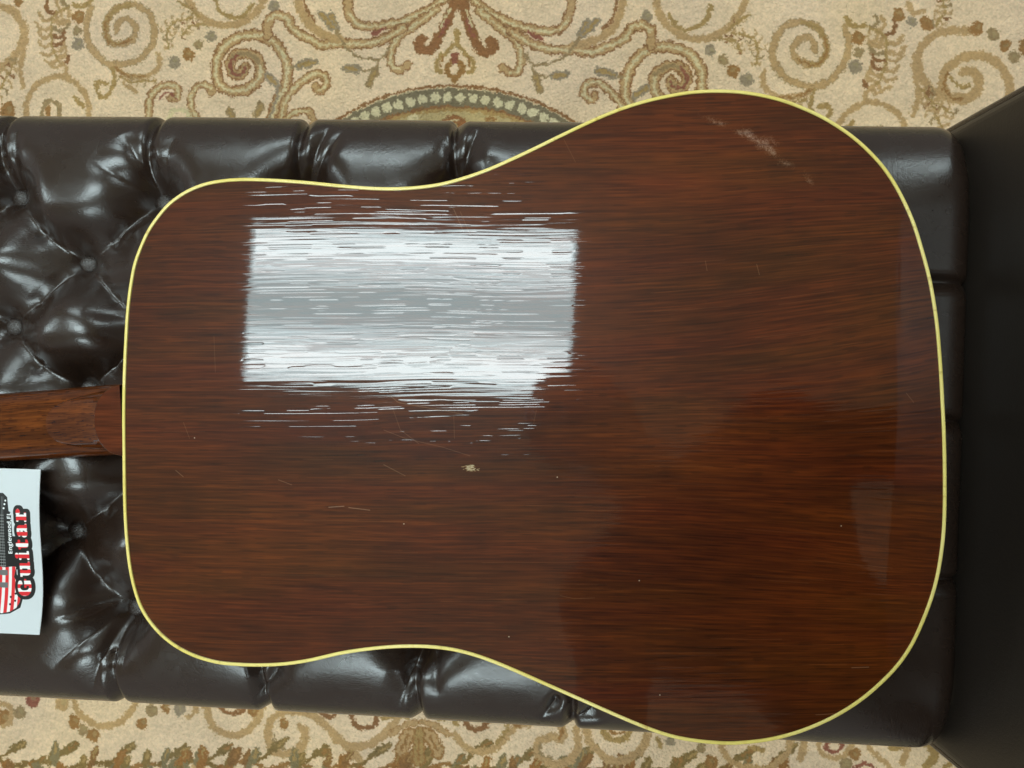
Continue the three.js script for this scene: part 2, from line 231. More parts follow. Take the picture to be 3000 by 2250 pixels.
// ---------------------------------------------------------------- leather couch
const couchTurn = THREE.MathUtils.degToRad(1.83), couchMid = at(1400, 1225, 0.44);
const toCouch = (px, py, h = 0.438) => { const p = at(px, py, h), x = p.x - couchMid.x, z = p.z - couchMid.z, c = Math.cos(couchTurn), s = Math.sin(couchTurn); return [x * c + z * s, -x * s + z * c]; };
const couch = thing('leather_couch', 'dark brown leather couch with deep diamond tufting and an upright headrest', 'couch', [couchMid.x, 0.012, couchMid.z]);
couch.rotation.y = -couchTurn;
const Y0 = 0.012;                                    // couch group stands on the carpet
const leatherBump = dataTexture(1024, 1024, (x, y, o) => {
  const P = 128; // cells wrap
  let v = 0;
  for (const [c, k, s] of [[7, 0.55, 31], [15, 0.45, 32]]) {
    const gx = x / c, gy = y / c, ix = Math.floor(gx), iy = Math.floor(gy); let d1 = 9, d2 = 9;
    for (let a = -1; a <= 1; a++) for (let b = -1; b <= 1; b++) { const px = ix + a, py = iy + b, m = Math.floor(1024 / c), q = ((px % m) + m) % m, r = ((py % m) + m) % m, dx = px + hash(q, r, s) - gx, dy = py + hash(q, r, s + 9) - gy, d = Math.hypot(dx, dy); if (d < d1) { d2 = d1; d1 = d; } else if (d < d2) d2 = d; }
    v += k * clamp((d2 - d1) * 2.2);
  }
  o[0] = o[1] = o[2] = 255 * clamp(v * 0.6 + 0.4 * noise(x / 40, y / 12, 33));
});
leatherBump.repeat.set(1 / 0.26, 1 / 0.26);
const wear = dataTexture(512, 512, (x, y, o) => { const t = 0.6 * noise(x / 30, y / 30, 36) + 0.4 * noise(x / 10, y / 7, 37); o[0] = o[1] = o[2] = 255 * (0.6 + 0.36 * t); });
wear.repeat.set(1 / 0.31, 1 / 0.31);
const leather = new THREE.MeshPhysicalMaterial({ color: rgb(0.024, 0.0128, 0.0082), roughness: 0.35, roughnessMap: wear, bumpMap: leatherBump, bumpScale: 0.00009, ior: 1.72 });
const plainLeather = new THREE.MeshPhysicalMaterial({ color: rgb(0.024, 0.017, 0.0125), roughness: 0.48, bumpMap: leatherBump, bumpScale: 0.0001 });

const END = toCouch(2796, 1280, 0.43)[0], HALF = (toCouch(800, 2070, 0.42)[1] - toCouch(800, 359, 0.42)[1]) / 2 + 0.004, MIDV = (toCouch(800, 2070, 0.42)[1] + toCouch(800, 359, 0.42)[1]) / 2;
const START = END - 1.3;
const rows = [[14, 566], [221, 764], [-4, 953], [222, 1140], [-20, 1352], [181, 1570], [-67, 1776]].map(([x, y]) => toCouch(x, y));
rows.forEach((r) => { r[1] -= MIDV; });
const PITCH = (toCouch(1348, 372)[0] - toCouch(457, 350)[0]) / 2;
const buttons = [], grid = {};
rows.forEach(([u, v], r) => { for (let i = -4; i <= 5; i++) { const p = { u: u + i * PITCH + (hash(i + 9, r, 41) - 0.5) * 0.004, v: v + (hash(i + 9, r, 42) - 0.5) * 0.003, r, i }; if (p.u < START + 0.04 || p.u > END - 0.055) continue; if (i === 0) { p.u = u; p.v = v; } buttons.push(p); grid[r + ',' + i] = p; } });
const PUFF = 0.029;
const segs = [];
function crease(a, b, ha, hb, L, side, pm = 3.2) { const dx = b[0] - a[0], dy = b[1] - a[1], l = Math.hypot(dx, dy); segs.push({ ax: a[0], ay: a[1], dx: dx / l, dy: dy / l, l, ha, hb, L, side, pm, x0: Math.min(a[0], b[0]) - L, x1: Math.max(a[0], b[0]) + L, y0: Math.min(a[1], b[1]) - L, y1: Math.max(a[1], b[1]) + L }); }
for (const p of buttons) {
  const even = p.r % 2 === 0;
  if (even) for (const dr of [-1, 1]) for (const di of [0, -1]) {
    const q = grid[(p.r + dr) + ',' + (p.i + di)]; if (!q) continue;
    const m = [(p.u + q.u) / 2 + (hash(p.i + 20, p.r * 7 + dr + di * 3, 51) - 0.5) * 0.006, (p.v + q.v) / 2 + 0.0055 + (hash(p.i + 20, p.r * 7 + dr + di * 3, 52) - 0.5) * 0.006];
    const sd = (di === 0) === (dr > 0) ? 1 : -1;
    crease([p.u, p.v], m, 0.05, 0.34, 0.05, 1.0 * sd, 3.1); crease(m, [q.u, q.v], 0.34, 0.05, 0.05, 1.0 * sd, 3.1); crease([p.u, p.v], m, 0.7, 0.8, 0.009, 1.5 * sd, 2.6); crease(m, [q.u, q.v], 0.8, 0.7, 0.009, 1.5 * sd, 2.6);
  }
  if (p.r === 0) { const e = p.u + (hash(p.i + 9, 1, 43) - 0.5) * 0.006, k = [e - 0.003, -HALF + 0.05]; crease([p.u, p.v], k, 0.05, 0.9, 0.045, 0.8, 2.8); crease([p.u, p.v], k, 0.5, 0.74, 0.012, 1.8, 3); crease(k, [e, -HALF - 0.09], 0.74, 0.9, 0.01, 2, 3.2); }
  if (p.r === 6) { const k = [p.u - 0.006, HALF - 0.05]; crease([p.u, p.v], k, 0.05, 0.9, 0.045, 0.8, 2.8); crease([p.u, p.v], k, 0.5, 0.72, 0.012, 1.8, 3); crease(k, [p.u - 0.002, HALF + 0.09], 0.72, 0.88, 0.01, 2, 3.2); }
  if (!even && p.i === 5) crease([p.u, p.v], [END + 0.02, p.v + 0.002], 0.3, 0.85, 0.012, 1.6);
}
const fold = (ax, ay, bx, by, h = 0.55, L = 0.011) => { const a = toCouch(ax, ay), b = toCouch(bx, by); crease([a[0], a[1] - MIDV], [b[0], b[1] - MIDV], h, 0.99, L, 0.8, 2.4); };
for (const f of [[458, 560, 366, 420, 0.5, 0.019], [440, 572, 290, 500, 0.58, 0.019], [478, 545, 520, 430, 0.8, 0.016], [20, 545, 0, 400, 0.6], [36, 535, 62, 410, 0.6], [372, 930, 262, 912, 0.68, 0.012],
  [352, 1798, 172, 1930, 0.55, 0.02], [362, 1800, 262, 2010, 0.5, 0.02], [392, 1800, 372, 1935, 0.6], [330, 1770, 190, 1790, 0.7], [350, 1750, 290, 1640, 0.7],
  [822, 1945, 735, 2045, 0.6, 0.02], [1240, 1900, 1165, 2062, 0.58, 0.02], [1282, 1915, 1290, 2010, 0.75, 0.014], [1632, 2022, 1588, 2084, 0.7], [1742, 2070, 1655, 2108, 0.65, 0.018],
  [900, 525, 966, 372, 0.55, 0.018], [912, 535, 1010, 395, 0.7, 0.014], [1336, 515, 1306, 425, 0.65, 0.016], [1352, 520, 1408, 376, 0.55, 0.018],
  [2600, 940, 2690, 960, 0.9]]) fold(...f);
function height(u, v) {                               // 0 in the deepest crease, 1 on top of a pillow
  let nearest = 9;
  for (const b of buttons) { const d = Math.hypot(u - b.u, v - b.v); if (d < nearest) nearest = d; }
  const k = 0.0026 * (1 - Math.exp(-((nearest / 0.03) ** 2)));
  const x = u + (noise(u * 26, v * 26, 61) - 0.5) * 2 * k, y = v + (noise(u * 26, v * 26, 62) - 0.5) * 2 * k;
  let h = 1;
  for (const s of segs) {
    if (x < s.x0 || x > s.x1 || y < s.y0 || y > s.y1) continue;
    const ex = x - s.ax, ey = y - s.ay, t = clamp(ex * s.dx + ey * s.dy, 0, s.l), qx = ex - t * s.dx, qy = ey - t * s.dy, d = Math.hypot(qx, qy);
    if (d >= s.L) continue;
    const side = d > 1e-7 ? (ex * s.dy - ey * s.dx) / d : 0, p = s.pm + s.side * clamp(side, -1, 1), f = 1 - Math.pow(1 - d / s.L, p), hc = lerp(s.ha, s.hb, t / s.l);
    h *= hc + (1 - hc) * f;
  }
  h -= 0.38 * Math.exp(-((nearest / 0.0095) ** 2));
  return h + 0.04 * (noise(u * 14, v * 14, 63) - 0.5);
}
{
  const RC = 0.04, RX = 0.075, TOP = 0.454 - Y0, flat = HALF - RX, arc = 0.092, side = 0.075, total = flat + arc + side, nu = 860, nv = 420;
  const geo = gridGeometry(nu, nv, (i, j) => {
    const u = lerp(START, END, i / nu), w = lerp(-total, total, j / nv), a = Math.abs(w), s = Math.sign(w);
    let z, y, nz, ny;
    if (a < flat) { z = a; y = TOP; nz = 0; ny = 1; } else if (a < flat + arc) { const t = (a - flat) / arc * Math.PI / 2, n = Math.hypot(Math.sin(t) / RX, Math.cos(t) / RC); z = flat + RX * Math.sin(t); y = TOP - RC + RC * Math.cos(t); nz = Math.sin(t) / RX / n; ny = Math.cos(t) / RC / n; } else { z = HALF; y = TOP - RC - (a - flat - arc); nz = 1; ny = 0; }
    const e = Math.max(0, u - (END - 0.02)) / 0.02, e2 = Math.max(0, START + 0.02 - u) / 0.02, r = Math.max(e, e2), round = 0.016 * (1 - Math.sqrt(Math.max(0, 1 - r * r)));
    const D = PUFF * (1 - height(u, s * a)) + round, out = a > flat + arc ? 1 - smooth(0, side, a - flat - arc) * 0.5 : 1;
    return [u, y - ny * D * out, s * (z - nz * D * out) + MIDV];
  }, (i, j) => [lerp(START, END, i / nu), -lerp(-total, total, j / nv)]);
  mesh('cushion', geo, leather, couch);
  // upholstered base below the cushion, its feet
  mesh('base', box(START + 0.01, END + 0.12, 0.15, TOP - RC - side + 0.006, MIDV - HALF + 0.012, MIDV + HALF - 0.012), plainLeather, couch);
  const foot = new THREE.CylinderGeometry(0.024, 0.016, 0.15, 16);
  for (const [x, z] of [[START + 0.06, -HALF + 0.06], [START + 0.06, HALF - 0.06], [END + 0.05, -HALF + 0.06], [END + 0.05, HALF - 0.06]]) { const f = mesh('leg', foot, new THREE.MeshStandardMaterial({ color: rgb(0.03, 0.015, 0.01), roughness: 0.4 }), couch); f.position.set(x, 0.075, MIDV + z); }
  const prof = [[0, 0.0042], [0.0035, 0.0038], [0.0058, 0.0022], [0.0066, 0], [0.006, -0.002]].map(([x, y]) => new THREE.Vector2(x, y)).reverse();
  const bg = new THREE.LatheGeometry(prof, 24); bg.scale(1.2, 1.15, 1.2);
  for (const b of buttons) { const h = TOP - PUFF * (1 - height(b.u, b.v)); const m = mesh('button', bg, leather, couch); m.position.set(b.u, h + 0.003, b.v + MIDV); m.rotation.set((hash(b.i + 9, b.r, 71) - 0.5) * 0.5, 0, (hash(b.i + 9, b.r, 72) - 0.5) * 0.5); }
  // upright headrest at the end of the seat: a padded slab with rounded edges
  const hw = HALF - 0.006, hh = 0.36, lean = 0.075, thick = 0.13, R = 0.03;
  const shape = new THREE.Shape(); const x0 = -hw, x1 = hw, y1 = hh;
  shape.moveTo(x0, -0.09); shape.lineTo(x1, -0.09); shape.lineTo(x1, y1 - R * 2); shape.quadraticCurveTo(x1, y1, x1 - R * 2, y1); shape.lineTo(x0 + R * 2, y1); shape.quadraticCurveTo(x0, y1, x0, y1 - R * 2); shape.closePath();
  const hg = new THREE.ExtrudeGeometry(shape, { depth: thick - 0.024, bevelEnabled: true, bevelThickness: 0.012, bevelSize: 0.010, bevelSegments: 6, curveSegments: 12 });
  hg.rotateY(-Math.PI / 2); hg.scale(-1, 1, 1); { const ix = hg.index; if (!ix) { const p = hg.attributes.position.array, n = hg.attributes.normal.array, t = hg.attributes.uv.array; for (let k = 0; k < p.length / 9; k++) for (const [ar, q] of [[p, 3], [n, 3], [t, 2]]) for (let c = 0; c < q; c++) { const a = (k * 3 + 1) * q + c, b = (k * 3 + 2) * q + c, m = ar[a]; ar[a] = ar[b]; ar[b] = m; } } }
  hg.computeVertexNormals();
  const head = mesh('headrest', hg, plainLeather, couch); head.position.set(END + 0.012 + 0.002, TOP - 0.012, MIDV); head.rotation.z = -lean;
  const pts = []; for (const [z, y] of [[-hw - 0.009, -0.08], [-hw - 0.009, 0.1], [-hw - 0.009, 0.25], [-hw - 0.008, y1 - 0.04], [-hw + 0.03, y1 + 0.008], [0, y1 + 0.009], [hw - 0.03, y1 + 0.008], [hw + 0.008, y1 - 0.04], [hw + 0.009, 0.25], [hw + 0.009, 0.1], [hw + 0.009, -0.08]]) pts.push(new THREE.Vector3(-0.004, y, z));
  mesh('piping', new THREE.TubeGeometry(new THREE.CatmullRomCurve3(pts, false, 'centripetal'), 160, 0.0042, 10), leather, head);
}

// ---------------------------------------------------------------- guitar lying face down
const TRACE = [[357, 1134], [362, 1003], [368, 908], [377.5, 831], [389, 772], [407, 721], [429.5, 673], [456.6, 633], [492.8, 592], [542.5, 557], [597, 534.5], [651, 524], [705, 520], [759.5, 520.5], [836, 524.4], [904, 529.5], [1000, 539], [1090, 546], [1158, 547], [1226, 543], [1294, 533], [1362, 514.5], [1429.5, 490.5], [1497, 461], [1565, 429], [1633, 395.6], [1701, 363], [1768.5, 332.5], [1836, 307], [1904, 287], [2000, 267.5], [2045, 262.5], [2099.5, 260.5], [2158, 262.5], [2217, 270], [2280, 284], [2339, 304], [2407, 334.5], [2452, 360.5], [2497, 391.5], [2542.5, 430.5], [2588, 479], [2624, 530], [2655.5, 588], [2683, 652], [2712, 745], [2728, 806], [2741, 872], [2753, 958], [2762, 1066], [2768.5, 1179.5], [2773, 1279], [2775, 1383], [2774.5, 1500], [2771, 1568], [2764, 1628], [2753, 1690], [2735, 1756], [2705, 1834.5], [2674, 1898], [2633, 1956.6], [2579, 2012], [2520, 2060.6], [2452, 2103], [2384, 2135], [2316.5, 2158.5], [2249, 2174], [2181, 2182], [2136, 2184], [2068, 2180], [2000, 2170.5], [1949, 2158], [1881.6, 2134], [1814, 2106], [1746, 2076], [1678, 2046], [1610, 2016], [1542.5, 1986], [1475, 1957], [1407, 1931], [1339, 1912], [1271, 1902], [1203, 1899.5], [1136, 1902], [1068, 1909], [1000, 1919.5], [904, 1941], [836, 1951], [768.5, 1954.5], [701, 1953], [633, 1946], [565, 1926], [511, 1898], [470, 1866], [434, 1825.5], [407, 1781], [389, 1730], [375, 1667], [367, 1604], [361.7, 1536], [359, 1470], [357, 1338], [356, 1240]];
const BACK = 0.567, ARCH = 5.0, crown = at(1566, 1225, BACK), FACE = 0.456;
const dome = (x, z) => BACK - ((x - crown.x) ** 2 + (z - crown.z) ** 2) / (2 * ARCH);
function onBack(px, py) { let h = BACK; for (let k = 0; k < 5; k++) { const p = at(px, py, h); h = dome(p.x, p.z); } return at(px, py, h); }
const guitar = thing('acoustic_guitar', 'acoustic guitar lying face down, glossy mahogany back with cream yellow binding', 'guitar', [crown.x, FACE, crown.z]);
{
  const curve = new THREE.CatmullRomCurve3(TRACE.map(([x, y]) => onBack(x, y)), true, 'centripetal');
  const N = 640, ring = curve.getSpacedPoints(N).slice(0, N), inward = ring.map((p, i) => { const a = ring[(i + N - 1) % N], b = ring[(i + 1) % N]; let nx = -(b.z - a.z), nz = b.x - a.x; const l = Math.hypot(nx, nz); nx /= l; nz /= l; const s = nx * (crown.x - p.x) + nz * (crown.z - p.z) > 0 ? 1 : -1; return [nx, nz, s]; });
  const sgn = inward.reduce((s, n) => s + n[2], 0) > 0 ? 1 : -1;
  const local = (p) => [p[0] - crown.x, p[1] - FACE, p[2] - crown.z];
  const edge = (i, inset, dy) => { const k = i % N, p = ring[k], x = p.x + inward[k][0] * sgn * inset, z = p.z + inward[k][1] * sgn * inset; return [x, dome(x, z) + dy, z]; };
  const BW = 0.0023;
  // ---- mahogany: streaked grain that fans out over the lower bout; scuffs, scratches and a chip where the photograph shows them
  const p0 = onBack(330, 1225), p1 = onBack(2800, 1225), q0 = onBack(1566, 235), q1 = onBack(1566, 2210), X0 = p0.x, X1 = p1.x, Z0 = q0.z, Z1 = q1.z, TW = 2048, TH = 1640;
  const bell = (t) => Math.exp(-t * t);
  const flow = (x, y) => { const q = Math.max(0, (x - 1650) / 1000), k = q * q; return y + k * (92 * bell((y - 940) / 300) - 34 * bell((y - 1620) / 210) + 36 * bell((y - 1980) / 220) - 14 * bell((y - 420) / 160)) + 26 * (noise(x / 900, y / 420, 81) - 0.5) + 7 * (noise(x / 260, y / 200, 82) - 0.5) + 22 * Math.sin((x - 300) / 900) * smooth(1500, 2100, y); };
  const cv = document.createElement('canvas'); cv.width = TW; cv.height = TH; const g = cv.getContext('2d'), im = g.createImageData(TW, TH), relief = new Uint8Array(TW * TH * 4);
  for (let j = 0, k = 0; j < TH; j++) for (let i = 0; i < TW; i++, k += 4) {
    const x = 330 + (i + 0.5) / TW * 2470, y = 235 + (j + 0.5) / TH * 1975, v = flow(x, y);
    const fine = noise(x / 64, v / 2.8, 1), mid = noise(x / 130, v / 4.8, 2), long = noise(x / 620, v / 3.6, 18), wide = noise(x / 300, v / 17, 3), fig = noise(x / 210, v / 70, 4), blot = noise(x / 80, v / 26, 5), pore = noise(x / 44, v / 2.9, 6), big = noise(x / 420, y / 260, 15);
    let t = 0.34 * fine + 0.26 * mid + 0.22 * long + 0.1 * wide + 0.08 * fig;                    // 0 dark .. 1 light
    t = clamp((t - 0.5) * 0.98 + 0.47 + (blot - 0.5) * 0.12 + (big - 0.5) * 0.3);
    const dark = smooth(0.68, 0.86, pore) * (0.4 + 0.6 * noise(x / 300, y / 120, 7));
    const red = noise(x / 330, v / 60, 8);
    let r = lerp(44, 112, t), gg = lerp(15, 51, t), b = lerp(2, 13, t);
    r += (red - 0.5) * 7; gg += (0.5 - red) * 3; b += (red - 0.5) * 2;
    const s = 1 - 0.2 * dark; r *= s; gg *= s; b *= s;
    im.data[k] = r; im.data[k + 1] = gg; im.data[k + 2] = b; im.data[k + 3] = 255;
    // relief of the open pores and lacquer checks
    const h1 = noise(x / 130, v / 4.4, 11), h2 = noise(x / 240, v / 9, 12), h3 = noise(x / 90, v / 3, 13), g1 = 1 - Math.abs(2 * noise(x / 900, v / 7, 14) - 1), gr = smooth(0.74, 0.99, g1) * smooth(0.5, 0.62, noise(x / 70, v / 8, 16)), dn = noise(x / 12, y / 9, 17);
    const H = 0.5 + 0.085 * (h1 - 0.5) + 0.1 * (h2 - 0.5) + 0.05 * (h3 - 0.5) + 0.014 * (dn - 0.5) - 0.17 * gr, kk = ((TH - 1 - j) * TW + i) * 4;
    relief[kk] = relief[kk + 1] = relief[kk + 2] = clamp(H * 255, 0, 255); relief[kk + 3] = 255;
  }
  g.putImageData(im, 0, 0);
  const cx = (px) => (px - 330) / 2470 * TW, cy = (py) => (py - 235) / 1975 * TH, r = rng(5);
  const scratch = (pts, a, w = 1.4, c = '#c9b3a2') => { g.globalAlpha = a; g.strokeStyle = c; g.lineWidth = w; g.beginPath(); pts.forEach(([x, y], i) => (i ? g.lineTo(cx(x), cy(y)) : g.moveTo(cx(x), cy(y)))); g.stroke(); g.globalAlpha = 1; };
  for (let k = 0; k < 1500; k++) {                     // rubbed patch of pale scuffs on the lower bout
    const t = Math.sqrt(r()), tail = r();
    let x, y;
    if (tail < 0.84) { const w = 3 + 34 * t * t; x = lerp(2078, 2300, t); y = lerp(346, 440, t) + (r() + r() - 1) * w + (t > 0.7 ? 10 : 0); } else if (tail < 0.96) { x = lerp(2280, 2345, t); y = lerp(470, 500, t) + (r() + r() - 1) * 13; } else { x = lerp(2375, 2400, t); y = lerp(515, 552, t) + (r() - 0.5) * 6; }
    if (noise(x / 14, y / 10, 88) < 0.36) continue;
    const l = 3 + 6 * r(), a = r() * 6.3;
    scratch([[x, y], [x + l * Math.cos(a), y + l * Math.sin(a)], [x + l * 1.5 * Math.cos(a + 0.8), y + l * 1.5 * Math.sin(a + 0.8)]], 0.05 + 0.11 * r() * r(), 1.0, '#d9cdc6');
  }
  for (let k = 0; k < 60; k++) { const x = 1418 + (r() + r() - 1) * 26, y = 1370 + (r() + r() - 1) * 10; scratch([[x, y], [x + 4 + 6 * r(), y + (r() - 0.5) * 5]], 0.5 + 0.4 * r(), 1.8, r() < 0.5 ? '#a08a68' : '#cbb893'); }
  for (const [x, y] of [[1225, 1536], [1532, 1863], [1967, 2026], [1672, 1395], [590, 1287], [2478, 1531], [1907, 1693]]) { g.fillStyle = '#d8cfc0'; g.globalAlpha = 0.8; g.beginPath(); g.arc(cx(x), cy(y), 1.5, 0, 7); g.fill(); g.globalAlpha = 1; }
  for (const [p, a] of [[[[1185, 1160], [1210, 1180], [1400, 1213]], 0.4], [[[1165, 1260], [1230, 1285], [1340, 1310], [1420, 1335]], 0.25], [[[1190, 1190], [1215, 1260], [1270, 1300]], 0.22], [[[1000, 1490], [1048, 1486]], 0.7], [[[1060, 1490], [1125, 1497]], 0.6], [[[848, 1410], [890, 1425]], 0.35], [[[530, 1385], [555, 1405]], 0.4], [[[1165, 1362], [1230, 1395]], 0.35], [[[1370, 610], [1400, 680]], 0.4], [[[1390, 620], [1420, 690]], 0.3], [[[1690, 410], [1725, 480]], 0.2], [[[1372, 1215], [1374, 1285]], 0.2], [[[1612, 1200], [1604, 1240]], 0.2], [[[2240, 780], [2248, 812]], 0.3], [[[2095, 770], [2100, 800]], 0.25], [[[555, 1240], [575, 1290]], 0.2], [[[650, 980], [655, 1090]], 0.18], [[[1680, 1740], [1720, 1748], [1780, 1745]], 0.2], [[[2660, 1150], [2682, 1178]], 0.25], [[[2510, 1940], [2560, 1938]], 0.5], [[[2410, 2078], [2480, 2074]], 0.35]]) scratch(p, a, 1.3);
  { let s = rng(9); for (let k = 0; k < 150; k++) { const x = lerp(420, 2600, s()), y = lerp(330, 2080, s()), l = 60 + 260 * s(), sl = (flow(x + 40, y) - flow(x, y)) / -40 * 1.0; scratch([[x, y], [x + l / 2, y + sl * l / 2 + (s() - 0.5) * 3], [x + l, y + sl * l]], 0.05 + 0.13 * s(), 1.1, '#b98e6e'); } }
  const map = new THREE.CanvasTexture(cv); map.colorSpace = THREE.SRGBColorSpace;
  const bump = new THREE.DataTexture(relief, TW, TH); bump.magFilter = bump.minFilter = THREE.LinearFilter; bump.needsUpdate = true;
  const lacquer = new THREE.MeshPhysicalMaterial({ map, bumpMap: bump, bumpScale: 0.00013, roughness: 0.035, clearcoat: 0.2, clearcoatRoughness: 0.4, ior: 1.58 });
  const M = 90, ctr = [crown.x, crown.z];
  const backGeo = gridGeometry(N, M, (i, j) => { const e = edge(i, BW - 0.0002, 0), t = j / M, x = lerp(ctr[0], e[0], t), z = lerp(ctr[1], e[2], t); return local([x, dome(x, z) - (j === M ? 0.0008 : 0), z]); }, (i, j, q) => [(q[0] + crown.x - X0) / (X1 - X0), 1 - (q[2] + crown.z - Z0) / (Z1 - Z0)]);
  { const n = backGeo.attributes.normal, p = backGeo.attributes.position; for (let k = 0; k < n.count; k++) { const x = p.getX(k) / ARCH, z = p.getZ(k) / ARCH, l = Math.hypot(x, 1, z); n.setXYZ(k, x / l, 1 / l, z / l); } }
  // make every triangle face up
  { const ix = backGeo.index.array, p = backGeo.attributes.position; for (let t = 0; t < ix.length; t += 3) { const [a, b, c] = [ix[t], ix[t + 1], ix[t + 2]], s = (p.getZ(b) - p.getZ(a)) * (p.getX(c) - p.getX(a)) - (p.getX(b) - p.getX(a)) * (p.getZ(c) - p.getZ(a)); if (s < 0) { ix[t + 1] = c; ix[t + 2] = b; } } }
  mesh('back', backGeo, lacquer, guitar);
  const strip = (profile) => gridGeometry(N, profile.length - 1, (i, j) => { const [inset, dy, abs] = profile[j], e = edge(i, inset, dy); if (abs !== undefined) e[1] = abs; return local(e); }, (i, j) => [i / N * 1.6, j * 0.02]);
  const aged = dataTexture(1024, 16, (x, y, o) => { const t = noise(x / 30, y / 20, 111) - 0.5, d = smooth(0.8, 0.95, noise(x / 3, y / 4, 112)) * noise(x / 60, 0, 113); o[0] = 243 + t * 12 - d * 40; o[1] = 221 + t * 14 - d * 50; o[2] = 128 + t * 30 - d * 40; }, true);
  mesh('binding', strip([[BW, -0.001], [BW, 0.00005], [BW - 0.0004, 0.0002], [0.0012, 0.00022], [0.0006, 0.00008], [0.0002, -0.0003], [0, -0.0009], [0, -0.006], [0.0006, -0.0062]]), new THREE.MeshPhysicalMaterial({ map: aged, roughness: 0.22 }), guitar);
  const sideWood = dataTexture(512, 64, (x, y, o) => { const t = 0.6 * noise(x / 40, y / 1.6, 90) + 0.4 * noise(x / 90, y / 5, 91); o[0] = lerp(38, 92, t); o[1] = lerp(18, 46, t); o[2] = lerp(10, 22, t); }, true);
  mesh('side', strip([[0.0003, -0.006], [0.0003, 0, FACE + 0.006]]), new THREE.MeshPhysicalMaterial({ map: sideWood, roughness: 0.12 }), guitar);
  mesh('top_binding', strip([[0, 0, FACE + 0.006], [0, 0, FACE + 0.001], [0.001, 0, FACE]]), new THREE.MeshPhysicalMaterial({ color: rgb(0.9, 0.74, 0.16), roughness: 0.2 }), guitar);
  const sh = new THREE.Shape(ring.filter((_, i) => i % 4 === 0).map((p) => new THREE.Vector2(p.x - crown.x, -(p.z - crown.z)))); const hole = new THREE.Path(); hole.absarc(-0.085, 0, 0.05, 0, Math.PI * 2); sh.holes.push(hole);
  const topGeo = new THREE.ExtrudeGeometry(sh, { depth: 0.003, bevelEnabled: false }); topGeo.rotateX(-Math.PI / 2);
  mesh('soundboard', topGeo, new THREE.MeshPhysicalMaterial({ color: rgb(0.42, 0.22, 0.07), roughness: 0.2 }), guitar);
  // ---- neck: half-round shaft running off to the nut, heel rising to the back of the body
  const j0 = onBack(357, 1232), top0 = at(0, 1130, 0.474), bot0 = at(0, 1343, 0.464), mid0 = top0.clone().add(bot0).multiplyScalar(0.5);
  const dir = new THREE.Vector3(mid0.x - j0.x, 0, mid0.z - j0.z + 0.004).normalize(), nrm = new THREE.Vector3(-dir.z, 0, dir.x);
  const neckWood = dataTexture(1024, 256, (x, y, o) => { const t = clamp(0.5 + 1.3 * (0.4 * noise(x / 34, y / 2.2, 95) + 0.35 * noise(x / 70, y / 6, 96) + 0.35 * noise(x / 150, y / 22, 97) - 0.55)), p = smooth(0.7, 0.85, noise(x / 14, y / 1.7, 98)); o[0] = lerp(56, 120, t) * (1 - 0.25 * p); o[1] = lerp(25, 62, t) * (1 - 0.3 * p); o[2] = lerp(10, 24, t) * (1 - 0.25 * p); }, true);
  const heelWood = dataTexture(512, 256, (x, y, o) => { const t = 0.5 * noise(x / 40, y / 2.4, 99) + 0.5 * noise(x / 70, y / 14, 100); o[0] = lerp(58, 112, t); o[1] = lerp(25, 52, t); o[2] = lerp(14, 26, t); }, true);
  const neckMat = new THREE.MeshPhysicalMaterial({ map: neckWood, roughness: 0.06 }), heelMat = new THREE.MeshPhysicalMaterial({ map: heelWood, roughness: 0.12 });
  const LEN = 0.37, NU = 120, NV = 40;
  const place = (s, across, y) => local([j0.x + dir.x * s + nrm.x * across, y, j0.z + dir.z * s + nrm.z * across]);
  const neckGeo = gridGeometry(NU, NV, (i, j) => {
    const s = lerp(-0.004, LEN, i / NU), w = lerp(0.0282, 0.0245, clamp(s / LEN)), a = (j / NV - 0.5) * Math.PI * 1.0, d = lerp(0.019, 0.017, clamp(s / LEN));
    const ca = Math.cos(a), sa = Math.sin(a); return place(s, w * Math.sign(sa) * Math.pow(Math.abs(sa), 0.85), FACE + d * Math.pow(Math.max(0, ca), 0.8));
  }, (i, j, q) => [(-q[0] - 0.25) * 3, j / NV]);
  const neck = mesh('neck', neckGeo, neckMat, guitar);
  const levels = [[0.5598, 0.0182, 0.0224], [0.5594, 0.0187, 0.0228], [0.5570, 0.0191, 0.0230], [0.547, 0.0205, 0.0232], [0.535, 0.0235, 0.0235], [0.522, 0.0285, 0.0239], [0.51, 0.036, 0.0243], [0.5, 0.045, 0.0248], [0.492, 0.056, 0.0253], [0.486, 0.068, 0.0258], [0.481, 0.082, 0.0262], [0.4765, 0.1, 0.0265], [0.472, 0.12, 0.0266], [0.458, 0.13, 0.0266]];
  const heelCurve = (l) => { const t = l * (levels.length - 1), a = Math.min(levels.length - 2, Math.floor(t)), f = t - a; return levels[a].map((v, k) => lerp(v, levels[a + 1][k], f)); };
  const HV = 44, HU = 48;
  const heelGeo = gridGeometry(HU, HV, (i, j) => { const [y, a, b] = heelCurve(j / HV), th = (i / HU - 0.5) * Math.PI; return place(0.0001 + a * Math.cos(th), b * Math.sign(Math.sin(th)) * Math.pow(Math.abs(Math.sin(th)), 0.9), y); }, (i, j, q) => [(-q[0] - 0.25) * 3, i / HU]);
  const heel = mesh('heel', heelGeo, neckMat, guitar);
  const capGeo = gridGeometry(HU, 6, (i, j) => { const th = (i / HU - 0.5) * Math.PI, t = j / 6; return place(0.0001 + 0.0182 * Math.cos(th) * t, 0.0224 * Math.sign(Math.sin(th)) * Math.pow(Math.abs(Math.sin(th)), 0.9) * t, 0.5598 + 0.0001 * (1 - t)); }, (i, j, q) => [q[0] * 6, q[2] * 12]);
  mesh('heel_cap', capGeo, heelMat, guitar);
